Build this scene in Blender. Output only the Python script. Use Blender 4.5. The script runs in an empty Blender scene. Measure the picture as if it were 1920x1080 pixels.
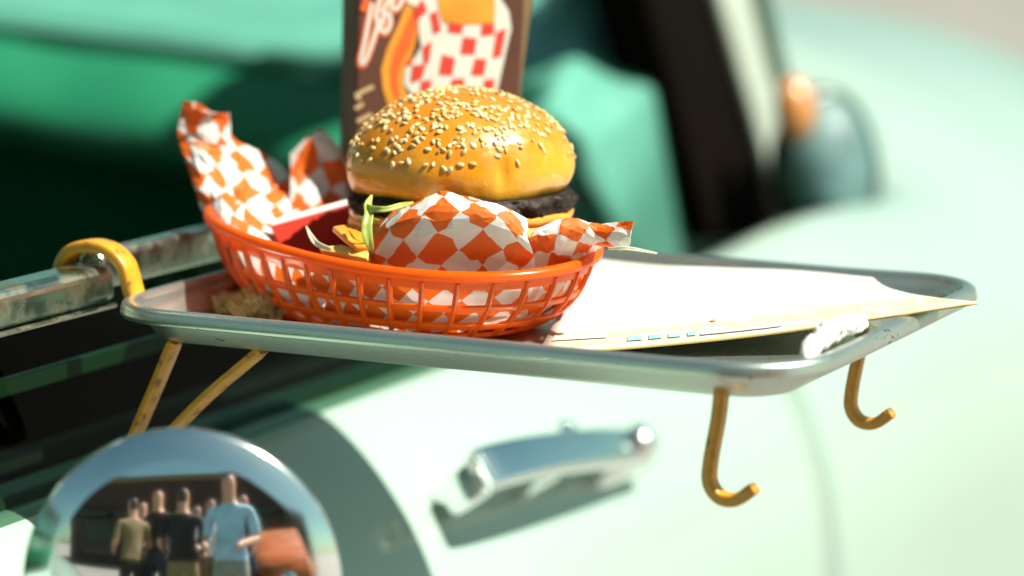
import bpy, bmesh, math, random
from mathutils import Vector, Matrix, noise
random.seed(7)
sc = bpy.context.scene
col = sc.collection

# ------------------------------------------------------------------ camera
# World frame: X = outward from the car, Y = towards the tail of the car, Z up.
# Z = 0 is the rim of the tray, the pavement lies at GZ.
GZ = -1.12
EL, YAW, FMM, DIST = math.radians(9.4), math.radians(26.9), 100.0, 1.43
RT = Vector((math.cos(YAW), math.sin(YAW), 0))
FW = Vector((-math.sin(YAW)*math.cos(EL), math.cos(YAW)*math.cos(EL), -math.sin(EL)))
UP = RT.cross(FW)
CAM = -DIST*FW
FPX = FMM/36*1920
cd = bpy.data.cameras.new('camera'); cam = bpy.data.objects.new('camera', cd); col.objects.link(cam)
cd.lens = FMM; cd.sensor_width = 36; cd.clip_start = .05; cd.clip_end = 3000
cam.matrix_world = Matrix((( RT.x, UP.x, -FW.x, CAM.x), (RT.y, UP.y, -FW.y, CAM.y), (RT.z, UP.z, -FW.z, CAM.z), (0,0,0,1)))
cd.dof.use_dof = True; cd.dof.focus_distance = 1.345; cd.dof.aperture_fstop = 3.7; cd.dof.aperture_blades = 0
sc.camera = cam

# ------------------------------------------------------------------ light
SUN = Vector((.57, .10, .79)).normalized()
sl = bpy.data.lights.new('sun', 'SUN'); sl.energy = 5.0; sl.angle = math.radians(.53); sl.color = (1, .95, .86)
so = bpy.data.objects.new('sun', sl); col.objects.link(so); so.rotation_euler = SUN.to_track_quat('Z', 'Y').to_euler(); so.location = SUN*20
w = bpy.data.worlds.new('World'); sc.world = w; w.use_nodes = True
wn = w.node_tree.nodes; wl = w.node_tree.links
sky = wn.new('ShaderNodeTexSky'); sky.sky_type = 'NISHITA'; sky.sun_disc = False
sky.sun_elevation = math.asin(SUN.z); sky.sun_rotation = math.atan2(SUN.x, SUN.y)
bg = wn['Background']; bg.inputs['Strength'].default_value = .05
tint = wn.new('ShaderNodeVectorMath'); tint.operation = 'MULTIPLY'; tint.inputs[1].default_value = (.74, 1.0, .72)   # the film's green cast, all round
wl.new(sky.outputs[0], tint.inputs[0]); wl.new(tint.outputs[0], bg.inputs['Color'])
sc.view_settings.view_transform = 'Standard'; sc.view_settings.look = 'None'
sc.view_settings.exposure = 1.1; sc.view_settings.gamma = 1; sc.view_settings.use_curve_mapping = False
sc.render.engine = 'CYCLES'; sc.cycles.max_bounces = 10; sc.cycles.transparent_max_bounces = 16

def at(px, py, d):      # the point seen at a pixel of the photograph, at depth d (metres)
    return CAM + d*(FW + RT*((px-960)/FPX) - UP*((py-540)/FPX))

# ------------------------------------------------------------------ materials
def mat(name, base, rough=.5, metal=0, coat=0, bump=0, bscale=200, var=0, vscale=20, trans=0, tcol=None, spec=.5, sss=0, hook=None):
    m = bpy.data.materials.new(name); m.use_nodes = True
    n = m.node_tree.nodes; l = m.node_tree.links; p = n['Principled BSDF']
    p.inputs['Base Color'].default_value = (*base, 1); p.inputs['Roughness'].default_value = rough
    p.inputs['Metallic'].default_value = metal; p.inputs['Coat Weight'].default_value = coat
    p.inputs['Coat Roughness'].default_value = .05; p.inputs['Specular IOR Level'].default_value = spec
    if sss:
        p.inputs['Subsurface Weight'].default_value = sss; p.inputs['Subsurface Scale'].default_value = .006
        p.inputs['Subsurface Radius'].default_value = (1, .5, .2)
    tc = n.new('ShaderNodeTexCoord')
    if var:
        t = n.new('ShaderNodeTexNoise'); t.inputs['Scale'].default_value = vscale; t.inputs['Detail'].default_value = 6
        l.new(tc.outputs['Object'], t.inputs['Vector'])
        r = n.new('ShaderNodeMapRange'); r.inputs['From Min'].default_value = .3; r.inputs['From Max'].default_value = .7
        r.inputs['To Min'].default_value = 1-var; r.inputs['To Max'].default_value = 1+var*.5
        l.new(t.outputs['Fac'], r.inputs['Value'])
        mx = n.new('ShaderNodeVectorMath'); mx.operation = 'SCALE'; mx.inputs[0].default_value = base
        l.new(r.outputs[0], mx.inputs['Scale']); l.new(mx.outputs[0], p.inputs['Base Color'])
        r2 = n.new('ShaderNodeMapRange'); r2.inputs['To Min'].default_value = max(.02, rough*.75); r2.inputs['To Max'].default_value = min(1, rough*1.3)
        l.new(t.outputs['Fac'], r2.inputs['Value']); l.new(r2.outputs[0], p.inputs['Roughness'])
    if bump:
        t = n.new('ShaderNodeTexNoise'); t.inputs['Scale'].default_value = bscale; t.inputs['Detail'].default_value = 5
        l.new(tc.outputs['Object'], t.inputs['Vector'])
        b = n.new('ShaderNodeBump'); b.inputs['Strength'].default_value = bump; b.inputs['Distance'].default_value = .001
        l.new(t.outputs['Fac'], b.inputs['Height']); l.new(b.outputs[0], p.inputs['Normal'])
    if trans:
        tr = n.new('ShaderNodeBsdfTranslucent'); tr.inputs['Color'].default_value = (*(tcol or base), 1)
        ms = n.new('ShaderNodeMixShader'); ms.inputs[0].default_value = trans
        l.new(p.outputs[0], ms.inputs[1]); l.new(tr.outputs[0], ms.inputs[2])
        l.new(ms.outputs[0], n['Material Output'].inputs['Surface'])
    if hook: hook(m, n, l, p, tc)
    return m

def ramp(n, pts):
    r = n.new('ShaderNodeValToRGB'); e = r.color_ramp.elements
    while len(e) < len(pts): e.new(.5)
    for k, (x, c) in enumerate(pts): e[k].position = x; e[k].color = (*c, 1)
    return r

def glass_mat(name, tint, refl=.0, rough=0.0):
    m = bpy.data.materials.new(name); m.use_nodes = True; n = m.node_tree.nodes; l = m.node_tree.links
    n.remove(n['Principled BSDF'])
    t = n.new('ShaderNodeBsdfTransparent'); t.inputs[0].default_value = (*tint, 1)
    g = n.new('ShaderNodeBsdfGlossy'); g.inputs['Roughness'].default_value = rough
    f = n.new('ShaderNodeFresnel'); f.inputs[0].default_value = 1.11
    a = n.new('ShaderNodeMath'); a.operation = 'ADD'; a.inputs[1].default_value = refl; l.new(f.outputs[0], a.inputs[0])
    x = n.new('ShaderNodeMixShader'); l.new(a.outputs[0], x.inputs[0]); l.new(t.outputs[0], x.inputs[1]); l.new(g.outputs[0], x.inputs[2])
    l.new(x.outputs[0], n['Material Output'].inputs['Surface'])
    return m

def bun_hook(m, n, l, p, tc):
    s = n.new('ShaderNodeSeparateXYZ'); l.new(tc.outputs['Object'], s.inputs[0])
    t = n.new('ShaderNodeTexNoise'); t.inputs['Scale'].default_value = 60; t.inputs['Detail'].default_value = 5
    l.new(tc.outputs['Object'], t.inputs['Vector'])
    a = n.new('ShaderNodeMath'); a.operation = 'MULTIPLY_ADD'; a.inputs[1].default_value = .030; l.new(t.outputs['Fac'], a.inputs[0]); l.new(s.outputs['Z'], a.inputs[2])
    r = n.new('ShaderNodeMapRange'); r.inputs['From Min'].default_value = .060; r.inputs['From Max'].default_value = .120; l.new(a.outputs[0], r.inputs['Value'])
    c = ramp(n, [(0, (.70, .38, .025)), (.28, (.66, .29, .010)), (.5, (.56, .20, .004)), (1, (.48, .15, .0025))])
    l.new(r.outputs[0], c.inputs[0]); l.new(c.outputs[0], p.inputs['Base Color'])
    # egg-wash: patchy gloss
    t2 = n.new('ShaderNodeTexNoise'); t2.inputs['Scale'].default_value = 140; t2.inputs['Detail'].default_value = 8; l.new(tc.outputs['Object'], t2.inputs['Vector'])
    r2 = n.new('ShaderNodeMapRange'); r2.inputs['From Min'].default_value = .35; r2.inputs['From Max'].default_value = .65
    r2.inputs['To Min'].default_value = .18; r2.inputs['To Max'].default_value = .55; l.new(t2.outputs['Fac'], p.inputs['Coat Weight']); l.new(t2.outputs['Fac'], r2.inputs['Value']); l.new(r2.outputs[0], p.inputs['Roughness'])

def seed_hook(m, n, l, p, tc):      # each seed toasted differently
    oi = n.new('ShaderNodeObjectInfo'); c = ramp(n, [(0, (.46, .25, .06)), (.3, (.60, .40, .14)), (.7, (.66, .50, .24)), (1, (.72, .60, .36))])
    l.new(oi.outputs['Random'], c.inputs[0]); l.new(c.outputs[0], p.inputs['Base Color'])

def check_hook(m, n, l, p, tc):
    uv = n.new('ShaderNodeUVMap')
    k = n.new('ShaderNodeTexChecker'); k.inputs['Scale'].default_value = 1
    k.inputs['Color1'].default_value = (.80, .80, .76, 1); k.inputs['Color2'].default_value = (.82, .17, .012, 1)
    l.new(uv.outputs[0], k.inputs['Vector']); l.new(k.outputs['Color'], p.inputs['Base Color'])
    for q in n:
        if q.type == 'BSDF_TRANSLUCENT': l.new(k.outputs['Color'], q.inputs['Color'])

def tray_hook(m, n, l, p, tc):     # dull aluminium with specks, pits and fine scratches
    t = n.new('ShaderNodeTexNoise'); t.inputs['Scale'].default_value = 420; t.inputs['Detail'].default_value = 3; l.new(tc.outputs['Object'], t.inputs['Vector'])
    t2 = n.new('ShaderNodeTexNoise'); t2.inputs['Scale'].default_value = 14; l.new(tc.outputs['Object'], t2.inputs['Vector'])
    mu = n.new('ShaderNodeMath'); mu.operation = 'MULTIPLY'; l.new(t.outputs['Fac'], mu.inputs[0]); l.new(t2.outputs['Fac'], mu.inputs[1])
    c = ramp(n, [(0, (.52, .57, .50)), (.405, (.56, .61, .54)), (.44, (.12, .11, .09)), (1, (.08, .07, .06))])
    l.new(mu.outputs[0], c.inputs[0]); l.new(c.outputs[0], p.inputs['Base Color'])
    r = n.new('ShaderNodeMapRange'); r.inputs['To Min'].default_value = .2; r.inputs['To Max'].default_value = .36; l.new(t2.outputs['Fac'], r.inputs['Value']); l.new(r.outputs[0], p.inputs['Roughness'])

def card_hook(m, n, l, p, tc):     # faint printed picture
    t = n.new('ShaderNodeTexNoise'); t.inputs['Scale'].default_value = 22; t.inputs['Detail'].default_value = 3; l.new(tc.outputs['Object'], t.inputs['Vector'])
    c = ramp(n, [(0, (.70, .66, .54)), (.40, (.76, .76, .68)), (.50, (.80, .80, .76)), (.62, (.62, .66, .50)), (.72, (.70, .62, .46))])
    l.new(t.outputs['Fac'], c.inputs[0])
    # the lower band of the board carries a printed picture in tan and olive
    dt = n.new('ShaderNodeVectorMath'); dt.operation = 'DOT_PRODUCT'; dt.inputs[1].default_value = (-.515, .857, 0); l.new(tc.outputs['Object'], dt.inputs[0])
    mr = n.new('ShaderNodeMapRange'); mr.inputs['From Min'].default_value = -.045; mr.inputs['From Max'].default_value = -.015; l.new(dt.outputs['Value'], mr.inputs['Value'])
    t3 = n.new('ShaderNodeTexNoise'); t3.inputs['Scale'].default_value = 60; t3.inputs['Detail'].default_value = 5; l.new(tc.outputs['Object'], t3.inputs['Vector'])
    c3 = ramp(n, [(0, (.30, .25, .15)), (.40, (.46, .44, .32)), (.47, (.62, .60, .50)), (.55, (.54, .46, .30)), (.65, (.44, .50, .38))]); l.new(t3.outputs['Fac'], c3.inputs[0])
    mx = n.new('ShaderNodeMix'); mx.data_type = 'RGBA'; l.new(mr.outputs[0], mx.inputs[0]); l.new(c3.outputs[0], mx.inputs[6]); l.new(c.outputs[0], mx.inputs[7]); l.new(mx.outputs[2], p.inputs['Base Color'])

def worn_hook(m, n, l, p, tc):     # yellow enamel, dirty and chipped
    t = n.new('ShaderNodeTexNoise'); t.inputs['Scale'].default_value = 120; t.inputs['Detail'].default_value = 6; l.new(tc.outputs['Object'], t.inputs['Vector'])
    c = ramp(n, [(0, (.50, .20, .008)), (.45, (.60, .27, .012)), (.60, (.52, .22, .012)), (.66, (.17, .08, .015)), (1, (.10, .05, .015))])
    l.new(t.outputs['Fac'], c.inputs[0]); l.new(c.outputs[0], p.inputs['Base Color'])

def rail_hook(m, n, l, p, tc):     # pitted old chrome with rust blooms
    t = n.new('ShaderNodeTexNoise'); t.inputs['Scale'].default_value = 55; t.inputs['Detail'].default_value = 8; l.new(tc.outputs['Object'], t.inputs['Vector'])
    c = ramp(n, [(0, (.46, .54, .44)), (.54, (.42, .50, .40)), (.63, (.30, .26, .16)), (.72, (.26, .07, .03))])
    l.new(t.outputs['Fac'], c.inputs[0]); l.new(c.outputs[0], p.inputs['Base Color'])
    r = n.new('ShaderNodeMapRange'); r.inputs['From Min'].default_value = .4; r.inputs['From Max'].default_value = .7; r.inputs['To Min'].default_value = .16; r.inputs['To Max'].default_value = .55
    l.new(t.outputs['Fac'], r.inputs['Value']); l.new(r.outputs[0], p.inputs['Roughness'])

M = dict(
    paint=mat('mint_car_paint', (.305, .415, .345), .2, coat=.7, var=.04, vscale=3),
    chrome=mat('chrome', (.93, .95, .96), .06, metal=1, var=.02, vscale=30),
    satin=mat('worn_chrome', (.95, .97, .98), .13, metal=1, var=.03, vscale=40),
    stripmetal=mat('brushed_strip', (.55, .62, .52), .45, metal=.5, var=.1),
    rail=mat('pitted_chrome', (.6, .6, .55), .2, metal=1, hook=rail_hook),
    rubber=mat('black_rubber', (.008, .010, .006), .7, var=.3, spec=.2),
    trimdark=mat('dark_green_trim', (.012, .04, .016), .35),
    interior=mat('dark_carpet', (.004, .005, .003), .95, var=.4, spec=.1),
    pillar=mat('dark_brown_lining', (.0035, .002, .001), .95, var=.3, spec=.04),
    seatlit=mat('sunlit_teal_vinyl', (.09, .30, .22), .35, coat=.15, bump=.2, bscale=60, var=.2, vscale=10),  # lighter copy of the seat vinyl, with sunlight put into its colour
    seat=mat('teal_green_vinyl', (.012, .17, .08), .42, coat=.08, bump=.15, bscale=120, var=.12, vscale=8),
    glass=glass_mat('window_glass', (.42, .56, .46)),
    lens=mat('lamp_lens', (.10, .20, .19), .5, var=.5, vscale=25),
    amber=mat('amber_plastic', (.5, .2, .05), .3, coat=.5),
    tray=mat('dull_aluminium', (.5, .53, .5), .28, metal=.9, hook=tray_hook),
    yellow=mat('worn_yellow_enamel', (.7, .33, .02), .38, coat=.3, hook=worn_hook),
    basket=mat('orange_plastic', (.76, .125, .002), .26, trans=.42, tcol=(.98, .28, .004), var=.06, vscale=40),
    paper=mat('checked_paper', (.8, .8, .8), .55, bump=.25, bscale=90, trans=.38, hook=check_hook),
    bun=mat('glazed_bun', (.7, .3, .04), .25, coat=.4, bump=.35, bscale=160, sss=.12, hook=bun_hook),
    crumb=mat('bread_side', (.78, .46, .09), .6, bump=.6, bscale=400, var=.15, vscale=90, sss=.1),
    seed=mat('sesame_seed', (.80, .64, .36), .42, hook=seed_hook),
    patty=mat('grilled_beef', (.018, .008, .0035), .5, bump=1, bscale=500, var=.8, vscale=220, spec=.3),
    cheese=mat('orange_cheese', (.86, .30, .025), .3, coat=.3, var=.15, vscale=70, sss=.15),
    lettuce=mat('lettuce', (.50, .58, .14), .35, trans=.35, tcol=(.6, .75, .15), var=.3, vscale=80),
    onion=mat('onion', (.82, .80, .60), .3, trans=.3),
    redcard=mat('red_card', (.40, .016, .003), .7, spec=.2, trans=.08, var=.06),
    whitecard=mat('white_card', (.82, .80, .74), .6, var=.05),
    brown=mat('brown_card', (.075, .020, .005), .5, var=.12, vscale=25, bump=.1),
    kraft=mat('kraft_card', (.17, .105, .03), .6, var=.15, vscale=30),
    pwhite=mat('print_white', (.52, .51, .43), .6, var=.08), pred=mat('print_red', (.50, .022, .003), .6, var=.08),
    porange=mat('print_orange', (.62, .24, .012), .5, var=.2, vscale=40), pdeep=mat('print_deep_orange', (.60, .09, .005), .5),
    ptan=mat('print_tan', (.42, .30, .14), .5), pteal=mat('print_teal', (.30, .48, .50), .5, var=.3, vscale=200), pblue=mat('print_blue', (.46, .50, .52), .5, var=.3, vscale=200),
    card=mat('printed_board', (.8, .78, .7), .42, hook=card_hook), cardedge=mat('board_edge', (.62, .42, .16), .7),
    napkin=mat('white_napkin', (.84, .83, .78), .7, bump=.5, bscale=300, trans=.2),
    ground=mat('pale_concrete', (.20, .19, .17), .8, var=.18, vscale=1.2),
)

# ------------------------------------------------------------------ helpers
def obj(name, verts, faces, m, parent=None, smooth=True, mats=None, fm=None, uvs=None):
    me = bpy.data.meshes.new(name); me.from_pydata([tuple(v) for v in verts], [], faces)
    for x in (mats or [m]): me.materials.append(x)
    if fm:
        for p, k in zip(me.polygons, fm): p.material_index = k
    if uvs:
        ul = me.uv_layers.new(name='UVMap')
        for lp in me.loops: ul.data[lp.index].uv = uvs[lp.vertex_index]
    if smooth: me.polygons.foreach_set('use_smooth', [True]*len(me.polygons))
    me.update()
    o = bpy.data.objects.new(name, me); col.objects.link(o); o.parent = parent
    return o

def tag(o, label=None, cat=None, group=None, kind=None):
    if label: o['label'] = label
    if cat: o['category'] = cat
    if group: o['group'] = group
    if kind: o['kind'] = kind
    return o

def empty(name, loc, label, cat, group=None):
    e = bpy.data.objects.new(name, None); col.objects.link(e); e.location = loc; e.empty_display_size = .02
    bpy.context.view_layer.update()
    return tag(e, label, cat, group)

def adopt(root):     # parts are modelled in world space; keep them there
    inv = Matrix.Translation(root.location).inverted()
    for c in root.children: c.matrix_parent_inverse = inv

def fix_normals(o):
    bm = bmesh.new(); bm.from_mesh(o.data); bmesh.ops.recalc_face_normals(bm, faces=bm.faces); bm.to_mesh(o.data); bm.free()
    return o

def grid_faces(nu, nv, cu=False, cv=False):
    f = []
    for i in range(nu if cu else nu-1):
        for j in range(nv if cv else nv-1):
            a, b = i*nv+j, ((i+1) % nu)*nv+j
            f.append((a, b, ((i+1) % nu)*nv+(j+1) % nv, i*nv+(j+1) % nv))
    return f

def crom(P, t):      # Catmull-Rom through a list of Vectors, t in 0..1
    n = len(P)-1; x = min(max(t*n, 0), n-1e-6); i = int(x); f = x-i
    p1, p2 = P[i], P[i+1]; p0 = P[i-1] if i else p1*2-p2; p3 = P[i+2] if i+2 <= n else p2*2-p1
    return .5*((2*p1)+(p2-p0)*f+(2*p0-5*p1+4*p2-p3)*f*f+(3*p1-p0-3*p2+p3)*f*f*f)

def bevel(o, wd=.001, seg=2):
    b = o.modifiers.new('bevel', 'BEVEL'); b.width = wd; b.segments = seg; b.limit_method = 'ANGLE'; return o

def solid(o, t, off=0):
    s = o.modifiers.new('solid', 'SOLIDIFY'); s.thickness = t; s.offset = off; return o

def bar(name, pts, side, wd, th, m, parent, n=40, k=8):     # rounded flat bar swept along a smooth path
    P = [Vector(p) for p in pts]; V = []
    C = [crom(P, i/(n-1)) for i in range(n)]
    for i in range(n):
        t = (C[min(i+1, n-1)]-C[max(i-1, 0)]).normalized(); s = Vector(side); s = (s-t*s.dot(t)).normalized(); b = t.cross(s)
        sh = .86 if i in (0, n-1) else 1
        for q in range(k*2):
            a = 2*math.pi*q/(k*2); ca, sa = math.cos(a), math.sin(a)
            V.append(C[i]+s*(wd/2*sh*math.copysign(abs(ca)**.36, ca))+b*(th/2*sh*math.copysign(abs(sa)**.36, sa)))
    f = grid_faces(n, k*2, False, True); f += [tuple(range(k*2))[::-1], tuple((n-1)*k*2+q for q in range(k*2))]
    return obj(name, V, f, m, parent)

def lathe(name, prof, m, parent=None, n=64, loc=(0, 0, 0), axis=None, dis=None):
    V = []; q = Vector(axis).to_track_quat('Z', 'Y').to_matrix() if axis else Matrix.Identity(3)
    for i in range(n):
        a = 2*math.pi*i/n
        for r, z in prof:
            p = Vector((r*math.cos(a), r*math.sin(a), z))
            if dis: p = dis(p, a)
            V.append(q @ p + Vector(loc))
    o = obj(name, V, grid_faces(n, len(prof), True, False), m, parent)
    bm = bmesh.new(); bm.from_mesh(o.data); bmesh.ops.remove_doubles(bm, verts=bm.verts, dist=1e-5); bmesh.ops.recalc_face_normals(bm, faces=bm.faces); bm.to_mesh(o.data); bm.free()
    return o

def boxm(name, lo, hi, m, parent=None, bv=.003):
    x0, y0, z0 = lo; x1, y1, z1 = hi
    o = obj(name, [(x0,y0,z0),(x1,y0,z0),(x1,y1,z0),(x0,y1,z0),(x0,y0,z1),(x1,y0,z1),(x1,y1,z1),(x0,y1,z1)],
            [(0,3,2,1),(4,5,6,7),(0,1,5,4),(1,2,6,5),(2,3,7,6),(3,0,4,7)], m, parent, smooth=False)
    return bevel(o, bv) if bv else o

def sheet(name, rows, m, parent=None, nu=16, nv=13, check=.0125, rot=0, crumple=.0015, cs=45, thick=.0002, seed=0, off=(0, 0)):
    """a crumpled sheet through a grid of control points; UVs follow its arc length so that the print keeps its size"""
    R = [[Vector(p) for p in r] for r in rows]; G = []
    for i in range(nu):
        c = [crom(r, i/(nu-1)) for r in R]
        G.append([crom(c, j/(nv-1)) for j in range(nv)])
    V, UV = [], []; so = Vector((seed*3.1, seed*1.7, 0)); rg = random.Random(seed)
    um = [0]; vm = [0]
    for i in range(1, nu): um.append(um[-1]+sum((G[i][j]-G[i-1][j]).length for j in range(nv))/nv)
    for j in range(1, nv): vm.append(vm[-1]+sum((G[i][j]-G[i][j-1]).length for i in range(nu))/nu)
    for i in range(nu):
        for j in range(nv):
            p = G[i][j]
            du = G[min(i+1, nu-1)][j]-G[max(i-1, 0)][j]; dv = G[i][min(j+1, nv-1)]-G[i][max(j-1, 0)]
            nn = du.cross(dv); nn = nn.normalized() if nn.length > 0 else Vector((0, 0, 1))
            a = noise.noise((p+so)*cs); b = noise.noise((p+so)*cs*2.3+Vector((7, 3, 1)))
            h = a*1.6+b*.8+rg.uniform(-.35, .35)
            p = p+du*rg.uniform(-.16, .16)*(0 < i < nu-1)+dv*rg.uniform(-.16, .16)*(0 < j < nv-1)
            V.append(p+nn*h*crumple)
            x, y = um[i]/check+off[0], vm[j]/check+off[1]
            UV.append((x*math.cos(rot)-y*math.sin(rot)+100, x*math.sin(rot)+y*math.cos(rot)+100))
    f = []
    for a, b, c, d in grid_faces(nu, nv): f += [(a, b, c), (a, c, d)] if rg.random() < .5 else [(a, b, d), (b, c, d)]
    o = obj(name, V, f, m, parent, smooth=False, uvs=UV)
    return solid(o, thick)

# ================================================================== SETTING
g = obj('pavement', [(-400,-400,GZ),(400,-400,GZ),(400,400,GZ),(-400,400,GZ)], [(0,1,2,3)], M['ground'], smooth=False)
tag(g, kind='structure')

# ================================================================== CAR
car = empty('vintage_car', (-.6, .3, GZ), 'pale mint vintage car with green vinyl seats and its side window half lowered', 'car')
DOOR = [(-.222,-.116),(-.214,-.1085),(-.2,-.106),(-.185,-.111),(-.165,-.125),(-.145,-.144),(-.125,-.169),(-.108,-.2),(-.095,-.235),(-.085,-.28),(-.08,-.35),(-.082,-.5),(-.1,-.72),(-.14,-.9)]
REAR = [(-.95,.05),(-.72,.045),(-.55,.03),(-.42,.005),(-.32,-.03),(-.23,-.075),(-.16,-.125),(-.11,-.18),(-.075,-.24),(-.055,-.3),(-.045,-.37),(-.05,-.5),(-.08,-.72),(-.13,-.9)]
FRONT = [(-.95,.0),(-.72,-.005),(-.55,-.02),(-.42,-.05),(-.32,-.085),(-.23,-.115),(-.16,-.15),(-.11,-.19),(-.075,-.24),(-.055,-.3),(-.045,-.37),(-.05,-.5),(-.08,-.72),(-.13,-.9)]
def prof_at(y):
    a = min(max((y-1.16)/.34, 0), 1); a = a*a*(3-2*a)
    b = min(max((-.75-y)/.3, 0), 1); b = b*b*(3-2*b)
    hump = .012*math.exp(-((y-.93)/.16)**2)
    tail = max(0, (y-1.6)/1.4); nose = max(0, (-1.2-y)/1.1)
    out = []
    for k, (d, r, f) in enumerate(zip(DOOR, REAR, FRONT)):
        x = d[0]+(r[0]-d[0])*a+(f[0]-d[0])*b; z = d[1]+(r[1]-d[1])*a+(f[1]-d[1])*b+hump*max(0, 1-k/9)
        z -= .30*tail*tail*(1 if k < 10 else .3); x -= .16*tail*tail
        z -= .2*nose*nose*(1 if k < 10 else .3); x -= .16*nose*nose
        out.append((x, y, z))
    return out
def body_piece(name, y0, y1, n):
    V = []
    for i in range(n):
        P = [Vector(p) for p in prof_at(y0+(y1-y0)*i/(n-1))]
        V += [crom(P, j/47) for j in range(48)]
    return solid(obj(name, V, grid_faces(n, 48), M['paint'], car), .004, 0)
body_piece('front_fender', -2.3, -.6801, 40)
door = body_piece('door', -.68, .69, 40)
body_piece('rear_quarter', .6901, 2.9, 60)

def along(name, y0, y1, sec, m, parent=car, n=2, bv=.0015):   # straight moulding along the car with section (x, z)
    k = len(sec); V = [(x, y0+(y1-y0)*i/(n-1), z) for i in range(n) for x, z in sec]
    f = grid_faces(n, k, False, True)+[tuple(range(k)), tuple((n-1)*k+q for q in range(k))[::-1]]
    o = fix_normals(obj(name, V, f, m, parent, smooth=False)); return bevel(o, bv) if bv else o
# window glass, its chrome channel in two lengths, seals and lower trim
obj('window_glass', [(-.190,-.62,-.16),(-.190,.335,-.16),(-.1895,.335,.004),(-.1895,-.62,.004)], [(0,1,2,3)], M['glass'], car, smooth=False)
along('window_rail', -.60, -.092, [(-.199,-.0065),(-.1785,-.0065),(-.1765,-.003),(-.1765,.009),(-.180,.0125),(-.197,.0125),(-.200,.009)], M['rail'], bv=.0025)
along('window_rail', -.0905, .34, [(-.199,-.002),(-.186,-.002),(-.185,.014),(-.188,.0175),(-.197,.0175),(-.200,.014)], M['rail'], bv=.002)
along('rail_lip', -.60, -.093, [(-.1785,-.0092),(-.1745,-.0092),(-.1745,-.0068),(-.1785,-.0068)], M['rail'], bv=.001)
along('window_seal', -.66, .70, [(-.235,-.135),(-.206,-.135),(-.2035,-.103),(-.209,-.099),(-.235,-.102)], M['trimdark'], bv=.002)
along('inner_door_trim', -.66, .70, [(-.30,-.5),(-.24,-.5),(-.24,-.104),(-.258,-.098),(-.30,-.11)], M['rubber'], bv=.004)
along('glass_guide', -.62, .33, [(-.2,-.045),(-.1945,-.045),(-.1945,-.036),(-.2,-.036)], M['trimdark'], bv=.001)

# floor, far door, bulkheads: the dark cabin
boxm('cabin_floor', (-1.75,-1.0,-.86), (-.24,1.25,-.82), M['interior'], car)
boxm('far_door_panel', (-1.78,-.9,-.82), (-1.70,1.2,-.10), M['seat'], car, .02)
boxm('rear_bulkhead', (-1.70,1.205,-.82), (-.36,1.24,-.10), M['interior'], car, .01)
boxm('dashboard', (-1.70,-.98,-.5), (-.26,-.70,-.06), M['seat'], car, .05)

# bench seat: rolled head, piped groove and soft front, running across the car
SEATP = [(1.16,-.30),(1.10,-.15),(.98,-.075),(.88,-.070),(.80,-.062),(.755,-.046),(.742,-.026),(.752,-.004),(.785,.022),(.822,.042),(.848,.036),(.858,.036),(.868,.058),(.92,.072),(1.0,.084),(1.10,.098),(1.18,.10),(1.2,.05),(1.2,-.1),(1.2,-.2),(1.18,-.28)]
BOLST = [(1.16,-.30),(1.0,-.20),(.88,-.13),(.80,-.085),(.765,-.055),(.765,-.025),(.80,.0),(.86,.022),(.92,.048),(.98,.078),(1.04,.105),(1.10,.128),(1.16,.135),(1.2,.10),(1.2,-.1),(1.18,-.28)]
def seat_mesh(name, x0, x1, n, wr, parent, dy=0, dz=0, sp=SEATP):
    V = []; k = 84; P = [Vector((0, y, z)) for y, z in sp]
    for i in range(n):
        u = i/(n-1); x = x0+(x1-x0)*u; e = min(1, min(u, 1-u)*(x1-x0)/.05); rd = math.sqrt(max(0, 1-(1-e)**2))
        for j in range(k):
            p = crom(P, j/(k-1)); p.x = x
            c = Vector((x, .95, -.05)); p = c+(p-c)*(.82+.18*rd); p.x = x
            q = p*9 if sp is SEATP else Vector((p.x*15+p.z*9, p.y*7, p.z*12)); h = noise.noise(q)+.6*noise.noise(q*2.1+Vector((3, 1, 5)))
            p.y -= h*wr; p.z += noise.noise(q*1.3+Vector((9, 2, 4)))*wr*.9
            p.y += dy; p.z += dz-(.07*(x+.95) if sp is SEATP else 0)
            V.append(p)
    f = grid_faces(n, k, False, True)+[tuple(range(k)), tuple((n-1)*k+q for q in range(k))]
    return fix_normals(obj(name, V, f, M['seat'], parent))
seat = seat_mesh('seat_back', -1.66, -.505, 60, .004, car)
seat.data.materials.append(M['seatlit'])
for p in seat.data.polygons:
    if p.center.y > .849 and p.center.z+.07*(p.center.x+.95) > .03: p.material_index = 1  # seat top above the groove coloured as if sunlit
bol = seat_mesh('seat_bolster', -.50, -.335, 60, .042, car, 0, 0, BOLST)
bol.data.materials[0] = M['seatlit']  # bolster takes the lighter copy too, imitating sun on its folds
V = []
for i in range(30):
    x = -1.66+i/29*1.15
    for q in range(8):
        a = 2*math.pi*q/8; V.append((x, .822+.007*math.cos(a), .049+.007*math.sin(a)-.07*(x+.95)))
obj('highlight_piping', V, grid_faces(30, 8, False, True), M['seatlit'], seat)  # pale tube along the roll, added as its sunlit highlight line

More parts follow.
